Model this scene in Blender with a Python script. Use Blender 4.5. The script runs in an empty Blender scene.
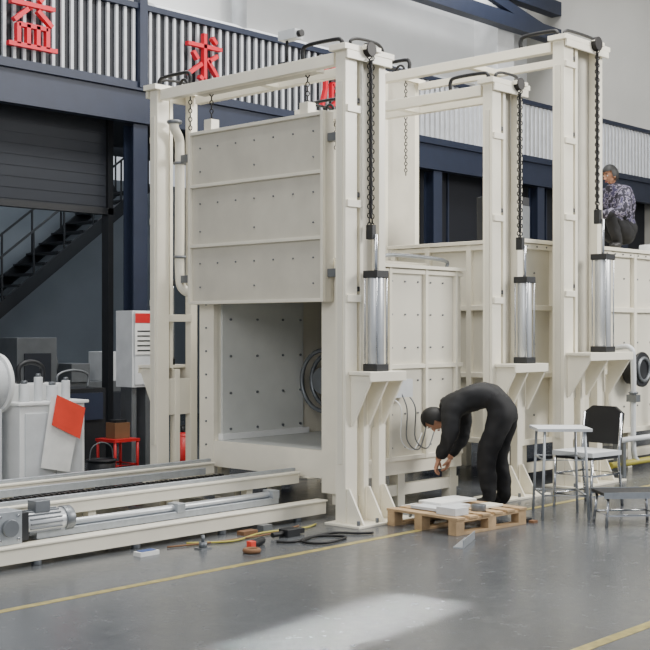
import bpy, bmesh, math, random
from mathutils import Vector, Matrix, Euler
random.seed(7)
scene=bpy.context.scene
COL=scene.collection

# ---------------------------------------------------------------- materials
def lin(c):
    return tuple(((x/255)/12.92 if x/255<=0.04045 else ((x/255+0.055)/1.055)**2.4) for x in c)+(1,)
def mat(name,rgb,rough=0.5,metal=0.0,var=0.12,scale=6.0,bump=0.0,bscale=60,spec=0.5):
    m=bpy.data.materials.new(name); m.use_nodes=True
    nt=m.node_tree; b=nt.nodes['Principled BSDF']
    b.inputs['Roughness'].default_value=rough; b.inputs['Metallic'].default_value=metal
    b.inputs['Specular IOR Level'].default_value=spec
    c=lin(rgb)
    tc=nt.nodes.new('ShaderNodeTexCoord'); n=nt.nodes.new('ShaderNodeTexNoise')
    n.inputs['Scale'].default_value=scale; n.inputs['Detail'].default_value=6
    nt.links.new(tc.outputs['Object'],n.inputs['Vector'])
    r=nt.nodes.new('ShaderNodeValToRGB')
    r.color_ramp.elements[0].position=0.3; r.color_ramp.elements[1].position=0.7
    r.color_ramp.elements[0].color=tuple(x*(1-var) for x in c[:3])+(1,)
    r.color_ramp.elements[1].color=tuple(min(1,x*(1+var*0.6)) for x in c[:3])+(1,)
    nt.links.new(n.outputs['Fac'],r.inputs['Fac']); nt.links.new(r.outputs['Color'],b.inputs['Base Color'])
    if bump>0:
        n2=nt.nodes.new('ShaderNodeTexNoise'); n2.inputs['Scale'].default_value=bscale
        nt.links.new(tc.outputs['Object'],n2.inputs['Vector'])
        bp=nt.nodes.new('ShaderNodeBump'); bp.inputs['Strength'].default_value=bump
        nt.links.new(n2.outputs['Fac'],bp.inputs['Height']); nt.links.new(bp.outputs['Normal'],b.inputs['Normal'])
    return m
M={}
M['cream']=mat('cream_paint',(238,232,214),0.3,var=0.06,scale=3)
M['cream2']=mat('cream_paint_panel',(223,218,202),0.38,var=0.07,scale=2)
M['cream3']=mat('cream_paint_darker',(197,192,178),0.45,var=0.10,scale=3)  # darker, greyer cream for door slab, leg webs, roof cover and track shelves
M['inner']=mat('inner_lining',(208,210,206),0.5,var=0.08,scale=3)
M['dark']=mat('dark_steel',(26,28,32),0.5,var=0.2)
M['black']=mat('black_rubber',(12,12,14),0.55)
M['chain']=mat('chain_steel',(32,30,30),0.45,metal=0.5)
M['navy']=mat('navy_steel',(36,44,64),0.5,var=0.1)
M['navyd']=mat('navy_dark',(18,21,30),0.6,var=0.1)
M['alu']=mat('aluminium',(196,199,202),0.36,metal=0.55,var=0.06)
M['chrome']=mat('chrome_rod',(200,202,205),0.15,metal=1.0,var=0.02)
M['steel']=mat('grey_steel',(120,124,128),0.4,metal=0.6)
M['galv']=mat('galvanised',(160,165,170),0.4,metal=0.4,scale=20)
M['white']=mat('white_paint',(235,236,235),0.4,var=0.05)
M['offw']=mat('white_dusty',(208,211,213),0.5,var=0.1)
M['red']=mat('red_paint',(196,30,34),0.45,var=0.05)
M['redsign']=mat('red_sign_letter',(218,24,48),0.5,var=0.03)
M['wood']=mat('pallet_wood',(176,148,112),0.75,var=0.3,scale=9,bump=0.2)
M['yellow']=mat('yellow_tape',(158,144,84),0.4,var=0.4,scale=15)
M['ywire']=mat('yellow_hose',(170,160,70),0.5)
M['bar']=mat('baluster_white',(210,213,218),0.5)
M['wall']=mat('wall_plaster',(182,180,173),0.85,var=0.05,scale=1.5)
M['wallL']=mat('wall_plaster_light',(216,217,216),0.85,var=0.05,scale=1.5)
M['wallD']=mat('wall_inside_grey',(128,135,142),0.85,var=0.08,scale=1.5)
M['shut']=mat('roller_shutter',(34,38,46),0.7,var=0.1)
M['skin']=mat('skin',(176,128,100),0.55,var=0.06)
M['hair']=mat('hair_black',(10,9,9),0.6,bump=0.4,bscale=120)
M['cloth']=mat('black_jacket',(15,16,20),0.7,var=0.3,scale=12,bump=0.5,bscale=22)
M['trous']=mat('black_trousers',(12,12,16),0.8,var=0.3,scale=12,bump=0.4,bscale=20)
M['shoe']=mat('dark_shoe',(24,22,22),0.5)
M['eye']=mat('eye_white',(225,222,215),0.3,var=0.0)
M['lip']=mat('lip',(140,80,72),0.5)
M['brown']=mat('brown_box',(120,86,58),0.8)
M['blue']=mat('blue_label',(40,70,130),0.5)
M['paper']=mat('paper',(226,226,222),0.7)
M['orange']=mat('orange_plastic',(226,66,46),0.5)
def camo():
    m=bpy.data.materials.new('patterned_jacket'); m.use_nodes=True; nt=m.node_tree; b=nt.nodes['Principled BSDF']
    b.inputs['Roughness'].default_value=0.8
    tc=nt.nodes.new('ShaderNodeTexCoord'); v=nt.nodes.new('ShaderNodeTexNoise'); v.inputs['Scale'].default_value=22
    nt.links.new(tc.outputs['Object'],v.inputs['Vector'])
    r=nt.nodes.new('ShaderNodeValToRGB'); r.color_ramp.interpolation='CONSTANT'
    r.color_ramp.elements[0].color=lin((34,32,46)); r.color_ramp.elements[1].position=0.5; r.color_ramp.elements[1].color=lin((130,124,142))
    e=r.color_ramp.elements.new(0.57); e.color=lin((60,56,84))
    nt.links.new(v.outputs['Fac'],r.inputs['Fac']); nt.links.new(r.outputs['Color'],b.inputs['Base Color'])
    return m
M['camo']=camo()
def floor_mat():
    m=bpy.data.materials.new('polished_concrete_floor'); m.use_nodes=True; nt=m.node_tree; b=nt.nodes['Principled BSDF']
    tc=nt.nodes.new('ShaderNodeTexCoord')
    n=nt.nodes.new('ShaderNodeTexNoise'); n.inputs['Scale'].default_value=0.7; n.inputs['Detail'].default_value=6
    n2=nt.nodes.new('ShaderNodeTexNoise'); n2.inputs['Scale'].default_value=9; n2.inputs['Detail'].default_value=12; n2.inputs['Roughness'].default_value=0.75
    nt.links.new(tc.outputs['Object'],n.inputs['Vector']); nt.links.new(tc.outputs['Object'],n2.inputs['Vector'])
    r=nt.nodes.new('ShaderNodeValToRGB'); r.color_ramp.elements[0].position=0.3; r.color_ramp.elements[1].position=0.7
    r.color_ramp.elements[0].color=lin((66,68,71)); r.color_ramp.elements[1].color=lin((92,95,98))
    mx=nt.nodes.new('ShaderNodeMix'); mx.data_type='FLOAT'; mx.inputs['Factor'].default_value=0.4
    nt.links.new(n.outputs['Fac'],mx.inputs[2]); nt.links.new(n2.outputs['Fac'],mx.inputs[3])
    nt.links.new(mx.outputs[0],r.inputs['Fac']); nt.links.new(r.outputs['Color'],b.inputs['Base Color'])
    mr=nt.nodes.new('ShaderNodeMapRange'); mr.inputs['From Min'].default_value=0.3; mr.inputs['From Max'].default_value=0.7
    mr.inputs['To Min'].default_value=0.18; mr.inputs['To Max'].default_value=0.30
    nt.links.new(n2.outputs['Fac'],mr.inputs['Value']); nt.links.new(mr.outputs['Result'],b.inputs['Roughness'])
    b.inputs['Specular IOR Level'].default_value=.5
    return m
M['floor']=floor_mat()

# ---------------------------------------------------------------- mesh builder
class B:
    def __init__(s): s.bm=bmesh.new(); s.mats=[]
    def mi(s,m):
        m=M[m] if isinstance(m,str) else m
        if m not in s.mats: s.mats.append(m)
        return s.mats.index(m)
    def quadbox(s,pts,m):
        i=s.mi(m); v=[s.bm.verts.new(p) for p in pts]
        for f in ((0,3,2,1),(4,5,6,7),(0,1,5,4),(1,2,6,5),(2,3,7,6),(3,0,4,7)):
            fc=s.bm.faces.new([v[k] for k in f]); fc.material_index=i
    def box(s,x0,x1,y0,y1,z0,z1,m,T=None):
        x0,x1=sorted((x0,x1)); y0,y1=sorted((y0,y1)); z0,z1=sorted((z0,z1))
        p=[Vector(q) for q in ((x0,y0,z0),(x1,y0,z0),(x1,y1,z0),(x0,y1,z0),(x0,y0,z1),(x1,y0,z1),(x1,y1,z1),(x0,y1,z1))]
        if T is not None: p=[T@q for q in p]
        s.quadbox(p,m)
    def bar(s,p0,p1,w,h,m,up=Vector((0,0,1))):
        p0=Vector(p0);p1=Vector(p1); d=(p1-p0).normalized()
        if abs(d.dot(up))>0.98: up=Vector((1,0,0))
        a=d.cross(up).normalized()*w/2; b=a.cross(d).normalized()*h/2
        s.quadbox([p0-a-b,p0+a-b,p1+a-b,p1-a-b,p0-a+b,p0+a+b,p1+a+b,p1-a+b],m)
    def tube(s,pts,r,m,seg=10,closed=False,caps=True):
        pts=[Vector(p) for p in pts]; n=len(pts); i=s.mi(m)
        rad=r if isinstance(r,(list,tuple)) else [r]*n
        rings=[]; prev=None
        for k in range(n):
            if closed: t=(pts[(k+1)%n]-pts[k-1]).normalized()
            elif k==0: t=(pts[1]-pts[0]).normalized()
            elif k==n-1: t=(pts[-1]-pts[-2]).normalized()
            else:
                t=((pts[k+1]-pts[k]).normalized()+(pts[k]-pts[k-1]).normalized())
                t=t.normalized() if t.length>1e-6 else (pts[k+1]-pts[k]).normalized()
            if prev is None:
                a=t.cross(Vector((0,0,1)))
                if a.length<0.05: a=t.cross(Vector((1,0,0)))
                a.normalize()
            else:
                a=(prev-t*prev.dot(t))
                a=a.normalized() if a.length>1e-6 else t.orthogonal().normalized()
            prev=a; b=t.cross(a)
            rings.append([s.bm.verts.new(pts[k]+(a*math.cos(q)+b*math.sin(q))*rad[k]) for q in [2*math.pi*j/seg for j in range(seg)]])
        rr=range(n) if closed else range(n-1)
        for k in rr:
            A=rings[k];C=rings[(k+1)%n]
            for j in range(seg):
                f=s.bm.faces.new((A[j],A[(j+1)%seg],C[(j+1)%seg],C[j])); f.material_index=i; f.smooth=True
        if caps and not closed:
            f=s.bm.faces.new(rings[0][::-1]); f.material_index=i
            f=s.bm.faces.new(rings[-1]); f.material_index=i
    def cyl(s,p0,p1,r,m,seg=20,r2=None):
        s.tube([p0,p1],[r,r if r2 is None else r2],m,seg)
    def hose(s,pts,r,m,seg=8,k=6):
        P=[Vector(p) for p in pts]; P=[P[0]*2-P[1]]+P+[P[-1]*2-P[-2]]; out=[]
        for i in range(1,len(P)-2):
            for j in range(k):
                t=j/k; a,b,c,d=P[i-1],P[i],P[i+1],P[i+2]
                out.append(0.5*((2*b)+(c-a)*t+(2*a-5*b+4*c-d)*t*t+(3*b-a-3*c+d)*t**3))
        out.append(P[-2]); s.tube(out,r,m,seg)
    def prism(s,poly,ext,m):
        i=s.mi(m); e=Vector(ext); a=[s.bm.verts.new(Vector(p)) for p in poly]; b=[s.bm.verts.new(Vector(p)+e) for p in poly]
        s.bm.faces.new(a[::-1]).material_index=i; s.bm.faces.new(b).material_index=i
        n=len(a)
        for k in range(n): s.bm.faces.new((a[k],a[(k+1)%n],b[(k+1)%n],b[k])).material_index=i
    def ball(s,c,r,m,sc=(1,1,1),T=None,seg=16,rings=10,fn=None,keep=None):
        i=s.mi(m); c=Vector(c); grid=[]
        for a in range(rings+1):
            th=math.pi*a/rings; row=[]
            for b in range(seg):
                ph=2*math.pi*b/seg
                d=Vector((math.sin(th)*math.cos(ph),math.sin(th)*math.sin(ph),math.cos(th)))
                p=Vector((d.x*sc[0]*r,d.y*sc[1]*r,d.z*sc[2]*r))
                if fn: p=fn(p,d)
                p=p+c
                if T is not None: p=T@p
                row.append((s.bm.verts.new(p),d))
            grid.append(row)
        for a in range(rings):
            for b in range(seg):
                q=[grid[a][b],grid[a+1][b],grid[a+1][(b+1)%seg],grid[a][(b+1)%seg]]
                dm=sum((x[1] for x in q),Vector())/4
                if keep and not keep(dm): continue
                f=s.bm.faces.new([x[0] for x in q]); f.material_index=i; f.smooth=True
    def ring(s,c,axis,R,r,m,seg=24,tseg=8):
        c=Vector(c); ax=Vector(axis).normalized(); a=ax.orthogonal().normalized(); b=ax.cross(a)
        s.tube([c+(a*math.cos(t)+b*math.sin(t))*R for t in [2*math.pi*k/seg for k in range(seg)]],r,m,tseg,closed=True)
    def chain(s,p0,p1,m='chain',pitch=0.038,w=0.016,r=0.0065):
        p0=Vector(p0);p1=Vector(p1);L=(p1-p0).length;n=max(2,int(L/pitch));d=(p1-p0)/L
        a=d.orthogonal().normalized(); b=d.cross(a)
        for k in range(n):
            c=p0+d*(L*(k+.5)/n); q=a if k%2 else b; h=pitch*0.5
            pts=[c+d*h*math.sin(t)*1.15+q*w*math.cos(t) for t in [2*math.pi*j/8 for j in range(8)]]
            s.tube(pts,r,m,5,closed=True)
    def build(s,name,parent=None,bevel=0.0,loc=None):
        loose=[v for v in s.bm.verts if not v.link_faces]
        bmesh.ops.delete(s.bm,geom=loose,context='VERTS')
        bmesh.ops.recalc_face_normals(s.bm,faces=s.bm.faces)
        xs=[v.co for v in s.bm.verts]
        o=Vector(((min(v.x for v in xs)+max(v.x for v in xs))/2,(min(v.y for v in xs)+max(v.y for v in xs))/2,min(v.z for v in xs)))
        if parent is None:
            for v in s.bm.verts: v.co-=o
        me=bpy.data.meshes.new(name); s.bm.to_mesh(me); s.bm.free()
        for m in s.mats: me.materials.append(m)
        ob=bpy.data.objects.new(name,me); COL.objects.link(ob)
        if parent is None: ob.location=o
        else: ob.parent=parent
        if bevel>0:
            bv=ob.modifiers.new('bevel','BEVEL'); bv.width=bevel; bv.segments=2; bv.limit_method='ANGLE'; bv.angle_limit=math.radians(50)
        return ob
def empty(name,loc=(0,0,0)):
    e=bpy.data.objects.new(name,None); COL.objects.link(e); e.location=loc; return e

# ================================================================ ROOM
b=B(); b.box(-6,26,-4,19,-0.1,0,'floor'); b.build('floor')
b=B(); b.box(2,26,6.0,6.06,0.0,0.002,'yellow'); b.build('floor_marking_line')
b=B(); b.box(2,20,3.15,3.22,0.0,0.002,'yellow'); b.build('floor_marking_line.001')
b=B(); b.box(-2,23,15.2,15.4,4.5,10,'wallL')
for z in (6.8,8.4): b.box(-2,23,15.18,15.2,z,z+.02,'wall')
b.build('wall_back_upper')
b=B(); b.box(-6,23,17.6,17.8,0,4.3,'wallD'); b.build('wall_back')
b=B(); b.box(23,23.2,-1,17.8,0,10,'wall'); b.build('wall_right')
b=B(); b.box(-6,26,2,18,10,10.15,'wallL')
b.build('ceiling')
b=B()
b.box(-2,23,11.9,15.2,4.3,4.42,'navyd')
b.box(-2,23,11.86,11.9,4.18,4.55,'navy'); b.box(-2,23,11.80,11.94,4.551,4.58,'navy'); b.box(-2,23,11.80,11.94,4.15,4.18,'navy')
b.build('mezzanine_floor')
b=B()
b.box(-2,13.6,11.90,11.93,4.60,5.56,'navyd')
b.box(-2,23,11.82,11.9,5.56,5.63,'navy'); b.box(-2,23,11.83,11.9,4.58,4.66,'navy')
u=-1.9
while u<22.9:
    b.box(u,u+0.038,11.86,11.895,4.66,5.555,'bar'); u+=0.13
for u in (1.0,4.2,9.4,14.6,19.8): b.box(u-0.06,u+0.06,11.79,11.92,4.585,6.0 if u<10 else 5.62,'navy')
b.build('mezzanine_railing')
for k,u in enumerate((4.0,9.4,12.4,15.4,18.4,21.4)):
    b=B(); b.box(u-0.11,u+0.11,11.86,11.88,0,4.14,'navy'); b.box(u-0.11,u+0.11,12.04,12.06,0,4.14,'navy'); b.box(u-0.012,u+0.012,11.88,12.04,0,4.14,'navy')
    b.box(u-0.16,u+0.16,11.82,12.10,0,0.03,'navy')
    b.build('steel_column' if k==0 else 'steel_column.%03d'%k)
b=B()
b.box(-2,9.3,12.3,12.34,3.1,4.3,'shut')
for i in range(9): b.box(-2,9.3,12.293,12.3,3.14+i*0.13,3.17+i*0.13,'shut')
b.box(-2,9.3,12.25,12.36,3.04,3.12,'dark')
for x in (4.2,9.2): b.box(x,x+.08,12.25,12.38,0,4.3,'dark')
b.build('roller_shutter')
b=B(); b.box(11.0,23,12.3,12.4,0,4.3,'navyd')
for i in range(12): b.box(11.2+i,11.24+i,12.27,12.3,0,4.3,'navy')
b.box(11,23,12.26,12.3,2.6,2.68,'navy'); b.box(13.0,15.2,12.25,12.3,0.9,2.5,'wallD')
b.build('partition_wall')
b=B()
P0=Vector((9.6,16.2,1.5)); P1=Vector((13.0,16.2,4.05))
for dy in (0,0.9):
    b.bar(P0+Vector((0,dy,0)),P1+Vector((0,dy,0)),0.05,0.2,'dark')
    b.bar(P0+Vector((0,dy,0.8)),P1+Vector((0,dy,0.8)),0.03,0.03,'dark')
    for t in range(7):
        q=P0.lerp(P1,t/6)+Vector((0,dy,0)); b.bar(q,q+Vector((0,0,0.8)),0.025,0.025,'dark')
for t in range(14):
    q=P0.lerp(P1,t/14); b.box(q.x-.12,q.x+.14,16.2,17.1,q.z+.05,q.z+.08,'dark')
b.box(8.6,9.6,16.1,17.2,1.4,1.5,'dark')
for x in (8.65,9.5):
    for y in (16.15,17.1): b.box(x,x+.08,y,y+.08,0,1.4,'dark')
b.build('staircase')
b=B(); b.box(21.0,21.6,14.6,15.2,4.42,10,'white'); b.build('building_column')
b=B()
for k,z in enumerate((7.9,8.5)):
    b.box(13,23,14.3,14.55,z,z+.3,'navy')
b.bar((13,14.4,9.8),(23,14.4,8.0),.12,.2,'navy')
b.bar((16,14.4,7.9),(19,14.4,9.8),.12,.15,'navy')
b.build('roof_truss')
b=B(); b.box(22.9,23,3,11.7,5.2,5.5,'navy'); b.box(22.9,23,3,11.7,6.3,6.4,'navy')
y=3
while y<11.6: b.box(22.92,22.98,y,y+.05,5.5,6.3,'bar'); y+=.2
b.build('trim_1')
b=B(); b.cyl((12,14.9,6.55),(20,14.9,6.55),.16,'offw'); b.cyl((13.9,14.9,6.55),(13.9,14.9,10),.13,'offw')
b.build('ventilation_duct')

CH={
'yi':[((.25,1),(.36,.86)),((.75,1),(.64,.86)),((.05,.78),(.95,.78)),((.4,.7),(.12,.46)),((.6,.7),(.9,.46)),((.2,.40),(.8,.40)),((.2,.42),(.2,.05)),((.4,.42),(.4,.05)),((.6,.42),(.6,.05)),((.8,.42),(.8,.05)),((.0,.04),(1,.04))],
'qiu':[((.05,.74),(.95,.74)),((.5,1),(.5,.04)),((.5,.04),(.36,.12)),((.2,.6),(.32,.46)),((.08,.14),(.42,.38)),((.84,.6),(.6,.44)),((.56,.5),(.92,.08)),((.7,.95),(.82,.84))],
'zhi':[((.12,.92),(.9,.98)),((.14,.92),(.12,.4)),((.12,.4),(.0,.02)),((.25,.72),(.95,.72)),((.58,.95),(.58,.55)),((.32,.55),(.88,.55)),((.32,.55),(.32,.2)),((.88,.55),(.88,.2)),((.6,.45),(.55,.22)),((.55,.22),(.28,.02)),((.65,.2),(.92,.02))]}
for k,(nm,u) in enumerate((('yi',7.78),('qiu',10.36),('zhi',12.9))):
    b=B(); S=.64; z0=4.78
    for (a,c) in CH[nm]:
        b.bar((u-S/2+a[0]*S,11.77,z0+a[1]*S),(u-S/2+c[0]*S,11.77,z0+c[1]*S),.05,.066,'redsign',up=Vector((0,1,0)))
    for z in (.42,.74): b.box(u-.02,u+.02,11.78,11.85,z0+z*S-.02,z0+z*S+.02,'redsign')
    b.build('wall_sign_character' if k==0 else 'wall_sign_character.%03d'%k)

# ================================================================ FURNACES
def lift_frame(parent,u0,vn,vf,H,zb,span,k,fc,be,webfar,name='lift_frame'):
    b=B()
    for side,(vb,o) in enumerate(((vn,-1),(vf,1))):
        V=lambda t: vb+o*t
        wa=.145*k
        b.box(u0,u0+wa,V(0),V(.11*k),0.02,H-.05,'cream')
        b.box(u0-.012,u0,V(.03),V(.08*k),.5,H-.3,'cream2')
        uc=u0+span
        b.box(uc-.085*k,uc,V(.02),V(.10*k),0.02,H-.05,'cream')
        b.box(u0+wa+.05*k,u0+wa+.09*k,V(.05),V(.10*k),zb,H-.05,'cream')
        um=u0+span*.52
        b.box(um-.03,um+.03,V(.021),V(.1),0.02,zb-.01,'cream')
        b.box(u0+wa,uc-.08*k,V(.03),V(.045),.1,.22,'cream2'); b.box(u0+wa,uc-.08*k,V(.03),V(.045),zb-.45,zb-.1,'cream2')
        if side==0 or webfar:
            b.box(u0+wa,uc-.08*k,V(.004),V(.018),zb+.03,H-.05,'cream3')
        z=zb+.45
        while z<H-.2:
            if side==1 and not webfar and z<zb+.9: b.box(u0+wa,uc-.08*k,V(.01),V(.04),z,z+.07,'cream2')
            b.box(u0+.01,u0+wa+.03,V(.11*k),V(.13*k),z+.15,z+.21,'cream')
            b.box(u0+wa,u0+wa+.04,V(.05),V(.105*k),z+.24,z+.28,'dark')
            z+=.78
        b.box(u0-.05,uc+.06,V(-.03),V(.15*k),H-.05,H,'cream')
        b.box(u0-.02,uc+.03,V(.13*k),V(.15*k),H-.12,H-.05,'cream')
        ucy=u0+span*fc; tc=.17*k
        b.chain((ucy-.03,V(tc),H-.06),(ucy-.03,V(tc),zb+1.22*k))
        b.chain((ucy+.03,V(tc-.02),H-.06),(ucy+.03,V(tc-.02),zb+1.22*k))
        b.bar((ucy,V(tc-.01),H-.1),(ucy,V(tc-.01),zb+1.3*k),.03,.012,'dark')
        b.cyl((ucy-.03,V(tc-.03),H-.02),(ucy-.03,V(tc+.03),H-.02),.06*k,'chain',18)
        b.box(ucy-.10,ucy+.10,V(.151*k),V(tc+.02),H-.03,H+.01,'cream')
        b.box(ucy-.04,ucy+.01,V(tc-.03),V(tc+.04),zb+1.12*k,zb+1.24*k,'dark')
        b.chain((u0+wa+.13,V(-.16),H-.05),(u0+wa+.13,V(-.16),H-(.42 if k<1.1 else 1.2)))
        for du in (0.05,):
            c=[(u0+du,V(-.42),H-.04),(u0+du,V(-.42),H+.03),(u0+du,V(-.36),H+.07),(u0+du,V(-.05),H+.07),(u0+du,V(.02),H+.05),(u0+du,V(.03),H-.0)]
            b.hose(c,.018*k,'black')
            b.ring((u0+wa+.1,V(-.1),H+.02),(1,0,0),.05*k,.014,'black')
        c=[(u0+.1,V(.08),H),(u0+.1,V(.08),H+.05),(u0+.2,V(.08),H+.08),(uc-.1,V(.08),H+.08),(uc-.02,V(.08),H+.04),(uc-.02,V(.08),H)]
        b.hose(c,.014*k,'black')
        r=.068*k; z0=zb+.03; z1=zb+.86*k; tq=.215*k
        b.cyl((ucy,V(tq),z0+.05),(ucy,V(tq),z1-.05),r,'alu',28)
        for (a,c) in ((z0,z0+.06),(z1-.06,z1)): b.box(ucy-r*1.12,ucy+r*1.12,V(tq-r*1.12),V(tq+r*1.12),a,c,'dark')
        for dx in (-1,1):
            for dy in (-1,1): b.cyl((ucy+dx*r*.95,V(tq+dy*r*.95),z0+.05),(ucy+dx*r*.95,V(tq+dy*r*.95),z1-.04),.007,'chrome',8)
        b.cyl((ucy,V(tq),z1),(ucy,V(tq),zb+1.16*k),.016,'chrome',12)
        b.box(u0+.04,uc+be,V(.112*k),V(.33*k),zb-.0,zb+.03,'cream')
        b.box(u0+.04,uc+be,V(.33*k),V(.345*k),zb-.05,zb+.03,'cream')
        for uu in (u0+.06,um,uc+be-.04):
            b.prism([(uu,V(.111*k),zb-.002),(uu,V(.328*k),zb-.002),(uu,V(.328*k),zb-.05),(uu,V(.13*k),zb-.42),(uu,V(.111*k),zb-.42)],(.022,0,0),'cream')
        if be>.05: b.box(uc,uc+be-.02,V(.06),V(.10),zb-.4,zb+.0,'cream')
        b.box(u0-.07,uc+.16,V(-.06),V(.32),0,.02,'cream')
        for uu in (u0+.01,um-.01,uc-.06):
            b.prism([(uu,V(.111*k),.02),(uu,V(.30),.02),(uu,V(.14*k),.30),(uu,V(.111*k),.30)],(.02,0,0),'cream')
        b.prism([(uc,V(.06),.02),(uc+.14,V(.06),.02),(uc+.02,V(.06),.30),(uc,V(.06),.30)],(0,.02*o,0),'cream')
        for uu in (u0-.03,u0+.2,uc+.11):
            b.cyl((uu,V(.28),.02),(uu,V(.28),.06),.016,'steel',6)
    b.box(u0+.01,u0+.09*k,vn+.03,vf-.03,H-.15,H-.05,'cream')
    b.box(u0+span-.07,u0+span,vn+.03,vf-.03,H-.13,H-.05,'cream')
    b.box(u0+.10*k,u0+span-.07,(vn+vf)/2-.04,(vn+vf)/2+.04,H-.13,H-.07,'cream')
    return b.build(name,parent,bevel=.004)

def bolts_face(b,u0,u1,v,z0,z1,nu,nz,r=.012,o=-1):
    for i in range(nu):
        for j in range(nz):
            x=u0+(u1-u0)*(i/(nu-1) if nu>1 else .5); z=z0+(z1-z0)*(j/(nz-1) if nz>1 else .5)
            b.cyl((x,v,z),(x,v+o*.012,z),r,'steel',6)

F1=empty('industrial_furnace',(7.35,6.72,0))
def child_fix(ob,par):
    ob.matrix_parent_inverse=Matrix.Translation(-Vector(par.location))
lf=lift_frame(F1,7.35,6.72,9.02,3.94,1.23,.52,1.0,.50,-.02,False); child_fix(lf,F1)
lf=lift_frame(F1,9.42,6.72,9.02,3.98,1.25,.52,1.0,.74,.08,True,name='rear_lift_frame'); child_fix(lf,F1)
b=B()   # raised door
v0,v1,z0,z1=6.97,8.71,1.84,3.46; uf=7.50
b.box(uf,uf+.10,v0,v1,z0,z1,'cream3')
b.box(uf+.10,uf+.17,v0+.1,v1-.1,z0+.08,z1-.08,'inner')
for z in (z0+.0,2.37,2.93,z1-.035): b.box(uf-.035,uf,v0+.03,v1-.03,z,z+.03,'cream2')
for v in (v0,v1-.03): b.box(uf-.038,uf,v,v+.03,z0,z1,'cream2')
for zz in (2.0,2.22,2.52,2.78,3.08,3.3):
    for i in range(7):
        v=v0+.14+(v1-v0-.28)*i/6; 
        if i%3==0 or zz in (2.22,2.78,3.3): b.cyl((uf,v,zz),(uf-.012,v,zz),.009,'steel',6)
b.box(uf-.01,uf+.09,v0+.2,v0+.3,z1,z1+.10,'cream'); b.box(uf-.01,uf+.09,v1-.3,v1-.2,z1,z1+.10,'cream')
for vv in (v0+.25,v1-.25): b.chain((uf+.04,vv,z1+.08),(uf+.04,vv,3.82))
b.box(uf-.03,uf+.09,v0+.1,v1-.1,3.80,3.86,'cream3')
for z in (2.05,3.2):
    b.box(uf+.02,uf+.08,6.74,v0,z,z+.07,'steel'); b.box(uf+.02,uf+.08,v1,8.88,z,z+.07,'steel')
ob=b.build('door',F1,bevel=.004); child_fix(ob,F1)
b=B()   # chamber
U0,U1,VA,VB,ZA,ZB=7.66,9.38,6.95,8.68,.42,2.16
b.box(U0,U1,VA,VA+.16,ZA,ZB,'cream2')
b.box(U0,U1,VB-.16,VB,ZA,ZB,'cream2')
b.box(U0+.001,U1,VA+.16,VB-.16,ZB-.16,ZB-.001,'cream2')
b.box(U0+.001,U1,VA+.16,VB-.16,ZA+.001,ZA+.14,'inner')
b.box(U1-.16,U1-.001,VA+.16,VB-.16,ZA+.14,ZB-.16,'dark')
b.box(U0+.05,U0+1.15,VB-.185,VB-.16,ZA+.16,ZB-.2,'inner')
for x in (.15,.5,.85,1.1):
    for z in (.66,1.0,1.35,1.7): b.cyl((U0+x,VB-.185,z),(U0+x,VB-.20,z),.012,'steel',8)
b.box(U0+.02,U0+1.2,VB-.22,VB-.16,ZA+.142,ZA+.2,'white')
for i,x in enumerate((1.05,1.16,1.27)): b.ring((U0+x,VB-.56,1.10),(1,0,0),.30-.03*i,.022,'steel',36)
b.cyl((U0+1.02,VB-.56,1.10),(U1-.16,VB-.56,1.10),.13,'steel',24)
b.cyl((U0+1.25,VB-.56,1.10),(U1-.16,VB-.56,1.10),.26,'chain',32)
b.box(U0-.05,U0,VB-.17,VB+.03,.2,ZB,'cream'); b.box(U0-.05,U0,VA-.02,VA+.17,.2,ZB,'cream')
b.box(U0-.045,U0,VA+.17,VB-.17,ZA-.1,ZA+.14,'cream'); b.box(U0-.045,U0,VA+.17,VB-.17,ZB-.14,ZB,'cream')
for z in [ .3+.22*i for i in range(8)]: b.cyl((U0-.05,VB-.07,z),(U0-.062,VB-.07,z),.010,'steel',6)
for x in (U0+.42,U0+.62,U0+1.14,U0+1.6): b.box(x,x+.035,VA-.035,VA,ZA+.001,ZB-.001,'cream')
for z in (ZA,1.25,ZB-.05): b.box(U0+.002,U1-.002,VA-.03,VA,z+.002,z+.04,'cream')
bolts_face(b,U0+.5,U1-.1,VA,ZA+.12,ZB-.12,7,6,.009)
b.box(U0-.02,U1+.02,VA-.06,VB+.04,ZB,ZB+.03,'cream')
b.box(U0+.3,U1-.2,VA+.25,VB-.3,ZB+.03,ZB+.08,'cream3')
b.hose([(U0+.6,VA+.05,ZB+.03),(U0+.62,VA+.05,ZB+.1),(U0+.9,VA+.05,ZB+.12),(U1-.2,VA+.05,ZB+.1),(U1-.15,VA+.05,ZB+.03)],.018,'steel')
for x in (U0+.1,U0+.8,U1-.14):
    for v in (VA+.02,VB-.12): b.box(x,x+.1,v,v+.1,0,ZA,'cream')
b.box(U0,U1,VA+.03,VA+.09,.10,.2,'cream'); b.box(U0+.1,U1,VB-.09,VB-.03,.10,.2,'cream')
b.box(U0+.002,U1,VA-.01,VA+.02,ZA-.12,ZA,'cream')
ob=b.build('chamber',F1,bevel=.004); child_fix(ob,F1)
b=B()
b.hose([(7.46,8.90,3.58),(7.46,8.90,3.52),(7.54,8.93,3.44),(7.56,8.94,3.3),(7.56,8.94,2.6),(7.56,8.94,2.15),(7.58,8.92,2.0),(7.66,8.84,1.95),(7.74,8.76,1.95)],.046,'cream2',14)
b.ring((7.46,8.90,3.58),(0,0,1),.054,.02,'steel'); b.ring((7.56,8.94,2.3),(0,0,1),.052,.014,'steel'); b.ring((7.56,8.94,3.2),(0,0,1),.052,.014,'steel')
ob=b.build('vent_pipe',F1); child_fix(ob,F1)
b=B()
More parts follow.
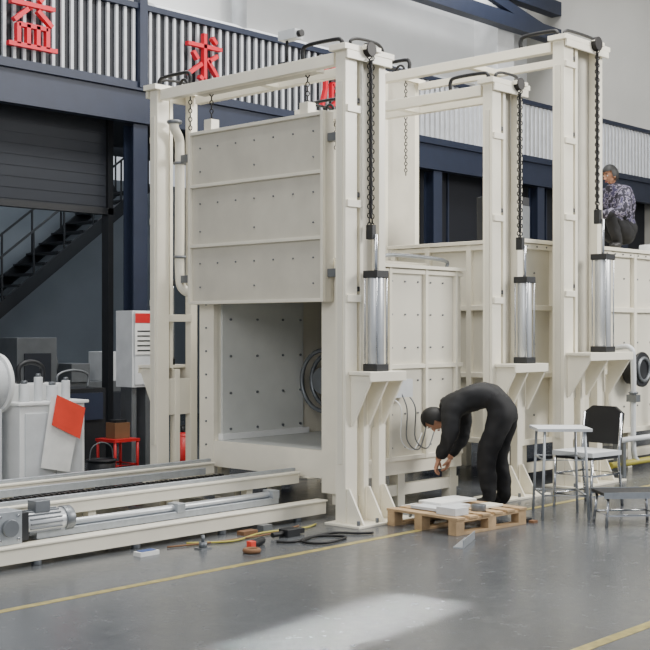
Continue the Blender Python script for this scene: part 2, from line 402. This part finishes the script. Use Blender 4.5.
for (x,a) in ((8.25,.0),(8.33,.1),(8.45,.04)):
    b.hose([(x,6.86,1.0+a),(x+.05,6.8,.9),(x+.1,6.84,.62),(x+.3,6.86,.52),(x+.45,6.88,.66+a)],.006,'steel' if a else 'white')
b.box(8.2,8.5,6.83,6.918,1.0,1.16,'offw')
ob=b.build('cable_box',F1); child_fix(ob,F1)

F2=empty('industrial_furnace.001',(10.65,6.72,0))
lf=lift_frame(F2,10.64,6.72,9.06,4.60,1.34,.78,1.22,.70,.12,True); child_fix(lf,F2)
b=B()
U0,U1,VA,VB,ZA,ZB=10.36,15.0,6.96,8.60,.42,2.49
b.box(U0,U1,VA,VB,ZA,ZB,'cream2')
x=U0+.002
while x<U1-.1:
    b.box(x,x+.06,VA-.05,VA,ZA+.001,ZB-.001,'cream'); x+=.58
for z in (ZA,1.1,1.8,ZB-.06): b.box(U0+.004,U1,VA-.045,VA,z+.002,z+.056,'cream')
for v in (VA+.002,VA+.55,VA+1.1,VB-.062): b.box(U0-.05,U0,v,v+.06,ZA+.001,ZB-.001,'cream')
for z in (ZA,1.1,1.8,ZB-.06): b.box(U0-.045,U0,VA+.004,VB-.004,z+.002,z+.056,'cream')
b.box(U0-.06,U1,VA-.08,VB+.05,ZB,ZB+.04,'cream')
bolts_face(b,U0+.1,U1-.1,VA-.05,ZB-.03,ZB-.03,26,1,.010)
bolts_face(b,U0+.3,U1-.3,VA,ZA+.3,ZB-.3,14,5,.012)
x=U0+.1
while x<U1:
    for v in (VA+.02,VB-.12): b.box(x,x+.1,v,v+.1,0,ZA,'cream')
    x+=1.1
b.box(U0,U1,VA+.03,VA+.09,.12,.22,'cream')
b.cyl((12.55,VA-.05,1.15),(12.55,VA-.2,1.15),.17,'black',28); b.cyl((12.55,VA-.2,1.15),(12.55,VA-.23,1.15),.20,'dark',28)
b.ring((12.55,VA-.24,1.15),(0,1,0),.13,.02,'steel')
b.box(11.1,11.55,7.6,8.0,ZB+.04,ZB+.6,'dark'); b.box(11.12,11.53,7.58,7.6,ZB+.1,ZB+.5,'steel')
b.cyl((12.0,8.1,ZB+.04),(12.0,8.1,ZB+.35),.12,'steel'); b.cyl((14.3,7.5,ZB+.04),(14.3,7.5,ZB+.2),.2,'offw')
ob=b.build('chamber',F2,bevel=.004); child_fix(ob,F2)
b=B()
for (x,z) in ((12.2,.9),(13.1,.7)):
    b.hose([(x,6.88,z+.5),(x,6.7,z+.5),(x,6.66,z+.3),(x,6.66,.3),(x+.1,6.66,.12)],.03,'offw',12)
    b.ring((x,6.66,z),(0,0,1),.04,.015,'steel'); b.box(x-.05,x+.05,6.6,6.72,z-.1,z-.02,'steel')
b.cyl((11.7,6.66,.13),(14,6.66,.13),.035,'ywire',14); b.cyl((11.7,6.6,.4),(14,6.6,.4),.03,'offw',14)
for x in (11.9,13.4): b.box(x-.03,x+.03,6.6,6.72,0,.4,'steel')
ob=b.build('gas_pipework',F2); child_fix(ob,F2)

# ================================================================ TRANSFER TRACK (with gear motor)
TR=empty('transfer_track',(5.4,7.9,0))
b=B()
a0,a1=2.8,7.24
for v,e in ((7.02,7.56),(8.78,7.3)): 
    b.box(a0,e,v,v+.08,.035,.14,'cream'); b.box(a0,e,v-.02,v+.1,.14,.155,'cream')
    x=a0+.2
    while x<e: b.cyl((x,v+.04,0),(x,v+.04,.04),.035,'steel',12); x+=.85
x=a0+.1
while x<a1: b.box(x,x+.08,7.1,8.78,.05,.135,'cream'); x+=.8
for v in (7.32,8.42):
    b.box(a0,a1+.3,v,v+.13,.27,.355,'cream'); b.box(a0,a1+.3,v+.045,v+.085,.372,.40,'galv')
    b.box(a0,a1+.3,v-.015,v+.145,.355,.372,'cream')
    x=a0+.14
    while x<a1: b.box(x,x+.07,v+.03,v+.1,.156,.27,'cream'); x+=.8
for v in (7.30,8.40):
    b.box(a0,a1,v,v+.16,.135,.156,'cream3')
b.box(a0,a1,7.86,7.98,.25,.31,'cream2'); 
x=a0
while x<a1-.05: b.box(x,x+.03,7.89,7.95,.31,.335,'chain'); x+=.05
b.box(a0,a1,8.2,8.24,.3,.36,'galv'); b.box(a0,a1,7.58,7.62,.28,.33,'galv')
x=a0+.1
while x<a1: b.box(x,x+.06,7.45,8.42,.19,.25,'cream3'); x+=.8
for (y0,y1) in ((7.62,7.86),(7.98,8.2)): b.box(a0,a1,y0,y1,.255,.265,'cream3')
b.box(4.75,7.1,7.13,7.23,.156,.21,'galv'); b.cyl((5.0,7.18,.235),(7.05,7.18,.235),.026,'alu',14)
for x in (4.9,6.0,7.02): b.box(x,x+.08,7.12,7.24,.2,.27,'galv')
b.hose([(3.0,7.55,.30),(4.0,7.50,.28),(4.8,7.28,.24),(5.3,7.27,.18),(6.5,7.27,.17)],.01,'black')
ob=b.build('rail_frame',TR,bevel=.003); child_fix(ob,TR)
b=B()
b.box(4.40,4.60,7.08,7.26,.156,.38,'galv'); b.box(4.60,4.66,7.09,7.27,.17,.36,'dark')
b.cyl((4.66,7.18,.27),(5.0,7.18,.27),.082,'alu',24)
for i in range(16):
    t=2*math.pi*i/16; b.bar((4.68,7.18+.085*math.cos(t),.27+.085*math.sin(t)),(4.94,7.18+.085*math.cos(t),.27+.085*math.sin(t)),.012,.012,'steel')
b.cyl((4.98,7.18,.27),(5.05,7.18,.27),.09,'steel',24)
b.box(4.74,4.86,7.13,7.23,.34,.42,'steel'); b.cyl((4.3,7.18,.25),(4.4,7.18,.25),.03,'chrome')
b.box(4.05,4.3,7.08,7.28,.156,.27,'cream'); b.cyl((4.50,7.08,.27),(4.50,7.05,.27),.06,'steel')
for (x,z) in ((4.43,.19),(4.57,.19),(4.43,.35),(4.57,.35)): b.cyl((x,7.08,z),(x,7.07,z),.012,'chrome',6)
ob=b.build('gear_motor',TR,bevel=.003); child_fix(ob,TR)

# ================================================================ LEFT EQUIPMENT
PU=empty('vacuum_pump_unit',(6.4,9.65,0))
b=B()
b.box(6.05,6.75,9.35,9.95,.12,.92,'white'); 
for x in (6.1,6.65):
    for y in (9.4,9.87): b.cyl((x,y,0),(x,y,.12),.03,'dark')
b.box(6.1,6.40,9.33,9.35,.2,.85,'offw'); b.box(6.43,6.71,9.33,9.35,.2,.85,'offw')
b.box(6.36,6.38,9.31,9.33,.45,.6,'dark')
b.box(6.02,6.78,9.32,9.98,.921,.95,'white')
b.box(6.12,6.7,9.6,9.9,.95,1.10,'white')
for i,(h,r) in enumerate(((.16,.05),(.22,.04),(.14,.055),(.18,.04))):
    x=6.18+i*.15; b.cyl((x,9.48,.95),(x,9.48,.95+h),r,'offw',18); b.cyl((x,9.48,.95+h),(x,9.48,.98+h),r*.6,'steel',12)
b.hose([(6.3,9.75,1.1),(6.3,9.75,1.25),(6.42,9.75,1.3),(6.55,9.75,1.25),(6.55,9.75,1.1)],.025,'dark')
ob=b.build('cabinet',PU,bevel=.006); child_fix(ob,PU)
b=B()
b.cyl((5.55,9.6,1.12),(5.95,9.6,1.12),.24,'offw',36); b.cyl((5.95,9.6,1.12),(5.99,9.6,1.12),.27,'white',36); b.cyl((5.51,9.6,1.12),(5.55,9.6,1.12),.27,'white',36)
b.cyl((5.99,9.6,1.12),(6.02,9.6,1.12),.14,'steel',24)
for x in (5.62,5.84): b.box(x,x+.06,9.4,9.8,0,.9,'offw')
b.box(5.5,6.0,9.35,9.85,0,.06,'offw')
ob=b.build('vacuum_tank',PU,bevel=.004); child_fix(ob,PU)
b=B()
dx=-.27
b.prism([(6.5+dx,9.28,.36),(6.78+dx,9.25,.30),(6.93+dx,9.27,.86),(6.62+dx,9.295,1.0)],(0,.012,0),'paper')
b.prism([(6.60+dx,9.265,.74),(6.88+dx,9.235,.60),(6.95+dx,9.25,.88),(6.66+dx,9.275,1.01)],(0,-.01,0),'orange')
ob=b.build('printed_bag',PU); child_fix(ob,PU)
b=B(); e=-.60
b.box(9.12+e,9.45+e,10.9,11.2,0.95,1.82,'offw'); b.box(9.15+e,9.42+e,10.885,10.9,.98,1.79,'offw')
b.box(9.15+e,9.22+e,10.95,11.15,0,.95,'steel'); b.box(9.35+e,9.42+e,10.95,11.15,0,.95,'steel')
b.box(9.14+e,9.44+e,10.873,10.885,1.32,1.81,'paper'); b.box(9.14+e,9.44+e,10.868,10.873,1.68,1.79,'red')
for i in range(5): b.box(9.17+e,9.41+e,10.868,10.873,1.36+i*.055,1.375+i*.055,'dark')
b.build('electrical_cabinet',None,bevel=.003)
b=B(); q=-.1
for (x,y) in ((8.0,10.4),(8.30,10.4),(8.0,10.7),(8.30,10.7)): b.tube([(x+q,y,0),(x+q,y,.40)],.016,'red')
b.box(7.98+q,8.32+q,10.38,10.72,.40,.43,'red'); b.tube([(8.0+q,10.4,.15),(8.30+q,10.4,.15),(8.30+q,10.7,.15),(8.0+q,10.7,.15)],.012,'red',closed=True)
b.build('red_stool')
b=B(); b.box(7.96,8.16,10.48,10.64,.43,.60,'brown'); b.box(7.99,8.13,10.5,10.62,.60,.63,'dark'); b.build('tool_box')
b=B(); b.cyl((7.5,10.1,0),(7.5,10.1,.27),.12,'dark',24,r2=.15); b.ring((7.5,10.1,.27),(0,0,1),.15,.01,'dark'); 
b.hose([(7.35,10.1,.26),(7.38,10.1,.4),(7.5,10.1,.45),(7.62,10.1,.4),(7.65,10.1,.26)],.006,'steel'); b.build('bucket')
b=B(); b.cyl((8.75,10.3,0),(8.75,10.3,.42),.08,'red',24); b.ball((8.75,10.3,.42),.08,'red',(1,1,.6)); b.cyl((8.75,10.3,.45),(8.75,10.3,.53),.02,'dark'); 
b.bar((8.7,10.3,.53),(8.88,10.3,.56),.02,.015,'dark'); b.hose([(8.78,10.3,.5),(8.87,10.28,.45),(8.86,10.26,.2)],.01,'black'); b.build('fire_extinguisher')
b=B()
b.box(7.7,8.3,11.1,11.6,.12,.95,'dark'); b.box(7.75,8.25,11.08,11.1,.6,.9,'navy'); b.cyl((7.85,11.08,.4),(7.85,11.06,.4),.05,'steel')
for x in (7.78,8.22):
    for y in (11.18,11.52): b.cyl((x-.02,y,.06),(x+.02,y,.06),.06,'black')
b.hose([(7.8,11.3,.95),(7.8,11.3,1.1),(8.0,11.3,1.15),(8.2,11.3,1.1),(8.2,11.3,.95)],.015,'steel')
b.build('welding_machine')
b=B()
for x in (6.2,8.0):
    for y in (12.9,13.6): b.box(x,x+.05,y,y+.05,0,1.9,'navy')
for z in (.4,1.0,1.6): b.box(6.2,8.05,12.9,13.65,z,z+.04,'navy')
for (x,z,w_,h,m) in ((6.3,.44,.4,.3,'brown'),(6.8,.44,.5,.35,'offw'),(7.4,.44,.4,.25,'brown'),(6.4,1.04,.6,.3,'offw'),(7.1,1.04,.4,.4,'steel'),(6.5,1.64,.9,.2,'offw')):
    b.box(x,x+w_,13.0,13.5,z,z+h,m)
b.build('storage_rack')
b=B()
b.box(8.6,10.4,13.4,14.0,0,.75,'shut'); b.box(8.6,9.2,13.35,14.05,.75,1.5,'steel'); b.box(8.7,9.1,13.33,13.35,.9,1.3,'shut')
b.box(9.2,10.4,13.5,13.9,.75,.9,'steel'); b.box(10.1,10.4,13.5,13.9,.9,1.3,'offw'); b.cyl((9.2,13.7,1.15),(9.35,13.7,1.15),.17,'steel')
b.box(9.5,9.8,13.45,13.9,.9,1.15,'steel')
b.build('lathe_machine',None,bevel=.005)

b=B(); c=Vector((7.42,7.35,3.895)); b.cyl(c,c+Vector((0,0,.2)),.012,'dark'); b.box(c.x-.05,c.x+.05,c.y-.14,c.y+.06,c.z+.2,c.z+.28,'offw'); b.cyl(c+Vector((0,-.18,.24)),c+Vector((0,-.14,.24)),.03,'black')
b.box(c.x-.05,c.x+.05,c.y-.05,c.y+.05,c.z-.004,c.z+.01,'dark')
ob=b.build('inspection_camera',F1); child_fix(ob,F1)

# ================================================================ FLOOR THINGS
b=B()
T=Matrix.Translation((8.02,5.97,0))@Matrix.Rotation(math.radians(-4),4,'Z')
for y in (-.36,0,.30):
    for x in (-.44,-.05,.34): b.box(x,x+.1,y,y+.08,.022,.1,'wood',T)
    b.box(-.44,.44,y,y+.08,0,.022,'wood',T); b.box(-.44,.44,y,y+.08,.1,.12,'wood',T)
for i in range(6): b.box(-.44+i*.156,-.44+i*.156+.1,-.37,.39,.12,.14,'wood',T)
b.build('wooden_pallet',None,bevel=.002)
b=B()
b.box(-.30,.1,-.05,.25,.141,.165,'offw',T); b.box(-.15,.3,.05,.3,.165,.185,'paper',T); b.box(-.38,-.22,-.3,-.1,.141,.2,'offw',T); b.box(.12,.34,-.2,-.05,.141,.16,'cream',T); b.cyl(T@Vector((.0,-.22,.141)),T@Vector((.0,-.22,.19)),.06,'steel',20)
b.build('metal_plate_parts',None,bevel=.002)
b=B()
b.box(8.15,8.5,6.5,6.78,0,.03,'offw'); b.box(8.22,8.45,6.55,6.75,.03,.06,'paper'); b.box(8.12,8.3,6.45,6.49,0,.08,'brown'); b.build('sheet_metal_stack')
b=B(); T2=Matrix.Translation((7.36,5.42,0))@Matrix.Rotation(math.radians(25),4,'Z')
b.box(-.22,.22,-.04,-.034,0,.06,'galv',T2); b.box(-.22,.22,-.034,.04,0,.006,'galv',T2); b.build('steel_angle')
b=B()
b.hose([(6.4,6.45,.012),(6.5,6.35,.012),(6.8,6.4,.012),(6.9,6.2,.012),(6.6,6.15,.012),(6.55,6.33,.012),(6.95,6.42,.012),(7.1,6.25,.012),(7.2,6.18,.012)],.010,'black')
b.build('power_cable')
b=B()
b.hose([(5.9,6.9,.01),(6.2,6.72,.01),(6.6,6.82,.01),(7.0,6.75,.01),(7.2,6.8,.01)],.008,'ywire'); b.hose([(5.7,6.88,.01),(6.1,6.78,.01),(6.6,6.74,.01),(7.05,6.85,.01)],.007,'brown')
b.build('air_hose')
b=B(); b.box(6.62,6.76,6.55,6.65,0,.06,'dark'); b.box(6.76,6.84,6.58,6.62,.01,.05,'black'); b.cyl((6.62,6.6,.03),(6.5,6.6,.03),.02,'black'); b.build('angle_grinder',None,bevel=.004)
b=B(); b.cyl((6.10,6.42,.03),(6.30,6.50,.03),.028,'dark'); b.box(6.07,6.12,6.38,6.43,0,.06,'orange'); b.build('cordless_drill',None,bevel=.003)
b=B(); b.ring((6.0,6.3,.018),(0,0,1),.05,.018,'brown'); b.build('tape_roll')
b=B(); b.box(6.45,6.6,6.86,6.94,0,.03,'brown'); b.box(6.68,6.78,6.88,6.95,0,.05,'steel'); b.build('offcut_blocks')
b=B(); b.box(5.35,5.52,6.75,6.83,0,.03,'paper'); b.box(5.37,5.5,6.76,6.82,.03,.035,'blue'); b.build('parts_box')
b=B(); b.box(5.82,5.92,6.64,6.72,0,.01,'steel'); b.cyl((5.87,6.68,.01),(5.87,6.68,.05),.03,'steel'); b.cyl((5.87,6.68,.05),(5.87,6.68,.1),.012,'steel'); b.build('levelling_foot')
b=B(); b.box(8.50,8.58,5.62,5.68,0,.03,'dark'); b.box(8.50,8.56,5.55,5.60,0,.02,'brown'); b.build('rubber_block')

def TT(u,v,yaw): return Matrix.Translation((u,v,0))@Matrix.Rotation(yaw,4,'Z')
cam_right=math.atan2(-.7325,.681)
b=B(); T=TT(9.02,5.62,cam_right)
for (x,y) in ((-.17,-.2),(.17,-.2),(-.17,.2),(.17,.2)):
    b.tube([T@Vector((x*1.15,y*1.15,0)),T@Vector((x,y,.74))],.012,'galv')
b.box(-.23,.23,-.22,.22,.74,.765,'offw',T)
for z in (.2,.5): b.tube([T@Vector((x,y,z)) for (x,y) in ((-.18,-.21),(.18,-.21),(.18,.21),(-.18,.21))],.009,'galv',closed=True)
b.build('metal_side_table')
b=B(); T=TT(9.66,5.74,cam_right-math.radians(48))
def t(x,y,z): return T@Vector((x,y,z))
b.box(-.22,.22,-.22,.22,.47,.51,'offw',T); b.box(-.2,.2,-.2,.2,.44,.47,'dark',T)
for (x,y) in ((-.2,-.2),(.2,-.2)): b.tube([t(x,y*1.1,0),t(x,y,.45)],.014,'chrome')
for x in (-.2,.2): b.tube([t(x,.26,0),t(x,.2,.45),t(x,.25,.84)],.014,'chrome')
b.prism([t(-.2,.215,.56),t(.2,.215,.56),t(.21,.25,.84),t(.12,.255,.90),t(-.12,.255,.90),t(-.21,.25,.84)],T.to_3x3()@Vector((0,.035,0)),'black')
for z in (.12,.3): b.tube([t(x,y,z) for (x,y) in ((-.2,-.21),(.2,-.21),(.2,.23),(-.2,.23))],.010,'chrome',closed=True)
b.build('chair')
b=B(); T=TT(9.02,4.98,cam_right+.1)
for (x,y) in ((-.21,-.14),(.21,-.14),(-.21,.14),(.21,.14)): b.tube([t(x*1.1,y*1.15,0),t(x,y,.25)],.013,'chrome')
b.box(-.25,.25,-.17,.17,.25,.275,'dark',T); b.box(-.255,.255,-.175,-.17,.23,.28,'galv',T); b.box(-.255,.255,.17,.175,.23,.28,'galv',T)
b.tube([t(x,y,.09) for (x,y) in ((-.22,-.15),(.22,-.15),(.22,.15),(-.22,.15))],.009,'chrome',closed=True)
b.build('step_stool')

# ================================================================ PEOPLE
def head_mesh(b,T):
    def fn(p,d):
        q=p.copy()
        if d.z<0: q.y*=1-.32*(-d.z); q.x*=1-.12*(-d.z) if d.x<0 else 1-.02*(-d.z)
        if d.x>.3: q.x*=.96
        return q
    b.ball((0,0,0),1,'skin',(.094,.074,.115),T,24,16,fn)
    b.ball((0,0,0),1,'hair',(.110,.093,.130),T,28,20,None,keep=lambda d: not (d.x>.4 and d.z<.5) and not (d.z<-.6) and not (d.x>.0 and d.z<-.1) )
    b.prism([T@Vector(p) for p in ((.088,-.006,.018),(.088,.006,.018),(.112,.015,-.028),(.112,-.015,-.028))],T.to_3x3()@Vector((-.03,0,-.004)),'skin')
    for s in (-1,1):
        b.ball((.083,s*.030,.008),.012,'eye',(.6,1.1,.7),T,10,6); b.ball((.090,s*.030,.008),.006,'black',(.5,1,1),T,8,5)
        b.box(.084,.094,s*.030-.016,s*.030+.016,.028,.034,'hair',T)
        b.ball((.01,s*.080,-.012),.03,'skin',(.6,.3,1),T,10,8)
    b.box(.082,.093,-.022,.022,-.062,-.054,'lip',T); b.box(.080,.091,-.018,.018,-.069,-.062,'lip',T)
def hand_mesh(b,wrist,direc,side,curl=.5,pn=None):
    w=Vector(wrist); d=Vector(direc).normalized(); sd=Vector(side).normalized(); sd=(sd-d*sd.dot(d)).normalized(); n=d.cross(sd)
    def P(x,y,z): return w+d*x+sd*y+n*z
    b.tube([P(-.03,0,0),P(.01,0,0)],[.028,.027],'skin',10)
    b.quadbox([P(0,-.030,-.014),P(0,.030,-.014),P(.085,.042,-.012),P(.085,-.042,-.012),P(0,-.030,.014),P(0,.030,.014),P(.085,.042,.012),P(.085,-.042,.012)],'skin')
    for i,(y,L) in enumerate(((.033,.070),(.011,.080),(-.011,.074),(-.033,.058))):
        c=P(.078,y,0); pts=[c]; ang=.25
        for j,f in enumerate((.45,.32,.23)):
            dd=d*math.cos(ang)+n*math.sin(ang); c=c+dd*L*f; pts.append(c); ang+=curl
        b.tube(pts,[.0098,.0092,.0084,.0060],'skin',8)
    b.tube([P(.02,.028,0),P(.045,.055,.008),P(.07,.068,.02),P(.088,.066,.034)],[.013,.012,.0105,.007],'skin',8)
def person(name,loc,yaw,J,R,edges,region,headpos,headrot,hands,jacket,trous,noise=.016):
    par=empty(name,loc); par.rotation_euler=(0,0,yaw)
    names=list(J.keys()); me=bpy.data.meshes.new('body_skel')
    me.from_pydata([J[n] for n in names],[(names.index(a),names.index(c)) for a,c in edges],[])
    ob=bpy.data.objects.new('body_skel',me); COL.objects.link(ob)
    ob.modifiers.new('skin','SKIN')
    sv=me.skin_vertices[0].data
    for i,n in enumerate(names):
        r=R[n]; sv[i].radius=r if isinstance(r,tuple) else (r,r); sv[i].use_root=(i==0)
    ss=ob.modifiers.new('sub','SUBSURF'); ss.levels=3; ss.render_levels=3
    tx=bpy.data.textures.new('cloth_folds','CLOUDS'); tx.noise_scale=.09
    dm=ob.modifiers.new('folds','DISPLACE'); dm.texture=tx; dm.strength=noise*2; dm.mid_level=.5
    bpy.context.view_layer.update()
    dg=bpy.context.evaluated_depsgraph_get()
    m2=bpy.data.meshes.new_from_object(ob.evaluated_get(dg)); bpy.data.objects.remove(ob)
    m2.materials.clear()
    ml=[M[jacket],M[trous],M['shoe'],M['skin']]
    for m in ml: m2.materials.append(m)
    def segd(p,a,c):
        a=Vector(a);c=Vector(c);t=max(0,min(1,(p-a).dot(c-a)/(c-a).length_squared)); return (p-(a+(c-a)*t)).length
    for f in m2.polygons:
        f.use_smooth=True; p=Vector(f.center)
        best=min(edges,key=lambda e:segd(p,J[e[0]],J[e[1]])-.5*(R[e[0]] if not isinstance(R[e[0]],tuple) else R[e[0]][0]))
        f.material_index=region(best)
    bo=bpy.data.objects.new('body',m2); COL.objects.link(bo); bo.parent=par
    b=B(); T=Matrix.Translation(headpos)@headrot; head_mesh(b,T); b.build('head',par)
    b=B()
    for h in hands: hand_mesh(b,*h)
    b.build('hands',par)
    return par
edges=[('pelvis','waist'),('waist','chest'),('chest','neck'),('neck','nk2'),('chest','shL'),('shL','elL'),('elL','wrL'),('chest','shR'),('shR','elR'),('elR','wrR'),
('pelvis','hipL'),('hipL','knL'),('knL','anL'),('anL','toL'),('pelvis','hipR'),('hipR','knR'),('knR','anR'),('anR','toR')]
def region(e):
    if e[1] in('toL','toR'): return 2
    if e==('neck','nk2'): return 3
    if e[0] in('pelvis','hipL','hipR','knL','knR') and e[1]!='waist': return 1
    return 0
R={'pelvis':.158,'waist':.168,'chest':.185,'neck':.090,'nk2':.055,'shL':.108,'shR':.108,'elL':.078,'elR':.078,'wrL':.050,'wrR':.050,
'hipL':.130,'hipR':.130,'knL':.092,'knR':.092,'anL':.068,'anR':.068,'toL':.047,'toR':.047}
J={'pelvis':(-.17,0,.98),'waist':(-.01,0,1.03),'chest':(.21,0,.99),'neck':(.37,0,.92),'nk2':(.43,0,.87),
'shL':(.30,.19,.92),'shR':(.30,-.19,.92),'elL':(.30,.24,.66),'elR':(.27,-.24,.65),'wrL':(.42,.16,.46),'wrR':(.38,-.16,.44),
'hipL':(-.15,.10,.90),'hipR':(-.15,-.10,.90),'knL':(.01,.12,.50),'knR':(-.06,-.12,.50),'anL':(-.03,.13,.10),'anR':(-.13,-.13,.10),'toL':(.14,.14,.047),'toR':(.04,-.14,.047)}
yaw_left=math.atan2(.7325,-.681)
hr=Matrix.Rotation(math.radians(76),4,'Y')
person('bending_worker',(8.84,6.24,0),yaw_left-.30,J,R,edges,region,(.49,0,.80),hr,
  [((.42,.16,.46),(.3,-.1,-1),(0,-1,0)),((.38,-.16,.44),(.3,.1,-1),(0,1,0))],'cloth','trous')
J={'pelvis':(-.12,0,.24),'waist':(-.08,0,.40),'chest':(.0,0,.60),'neck':(.05,0,.78),'nk2':(.07,0,.84),
'shL':(.02,.19,.70),'shR':(.02,-.19,.70),'elL':(.16,.25,.46),'elR':(.16,-.25,.46),'wrL':(.38,.12,.42),'wrR':(.38,-.12,.40),
'hipL':(-.10,.11,.20),'hipR':(-.10,-.11,.20),'knL':(.28,.17,.42),'knR':(.28,-.17,.42),'anL':(.12,.16,.085),'anR':(.12,-.16,.085),'toL':(.28,.18,.042),'toR':(.28,-.18,.042)}
R2=dict(R); R2['pelvis']=.14; R2['waist']=.145; R2['chest']=.16; R2['hipL']=R2['hipR']=.11
person('crouching_worker',(13.05,7.35,2.53),yaw_left+.55,J,R2,edges,region,(.10,0,.93),Matrix.Rotation(math.radians(18),4,'Y'),
  [((.38,.12,.42),(1,-.1,-.3),(0,-1,0)),((.38,-.12,.40),(1,.1,-.3),(0,1,0))],'camo','trous')

# ================================================================ LIGHT + CAMERA
w=bpy.data.worlds.new('world'); scene.world=w; w.use_nodes=True
bg=w.node_tree.nodes['Background']; bg.inputs[0].default_value=(.86,.91,1,1); bg.inputs[1].default_value=.70
def area(name,loc,target,sx,sy,power,color=(1,1,1),spread=180):
    l=bpy.data.lights.new(name,'AREA'); l.shape='RECTANGLE'; l.size=sx; l.size_y=sy; l.energy=power; l.color=color; l.spread=math.radians(spread)
    o=bpy.data.objects.new(name,l); COL.objects.link(o); o.location=loc
    o.rotation_euler=(Vector(target)-Vector(loc)).to_track_quat('-Z','Y').to_euler(); return o
area('overhead_fill',(9,6,9.6),(9,6.5,0),9,3,1350,(1,.985,.95))  # added area lamp out of view, lights the machines from above
area('upper_wall_fill',(14,13.6,9.6),(14,14.8,5),14,1.5,1050,(.98,.985,1))  # added lamp above the view, brightens the upper back wall
area('right_fill',(15,-1,6),(10,7,2),4,3,1150,(1,.97,.91))  # unseen lamp added at front right to brighten the side faces
area('left_fill',(-1,3,5),(8,8,2),3,3,280,(1,.98,.95))  # weaker added fill from the left, no window modelled behind it
area('bay_fill',(11,14.2,4.1),(11.5,16.5,1.5),4,1,75,(.85,.93,1))  # added lamp under the mezzanine, lifts the dark bay wall
area('sunbeam',(5.6,-1.5,9),(4.85,4.35,0),1.7,.42,28,(1,.97,.9),1.5)
cd=bpy.data.cameras.new('camera'); cam=bpy.data.objects.new('camera',cd); COL.objects.link(cam)
cam.location=(0,0,1.6); cam.rotation_euler=(math.pi/2,0,math.atan2(-.732,.681)); cd.sensor_width=36; cd.lens=67.0; cd.shift_y=5/650
scene.camera=cam
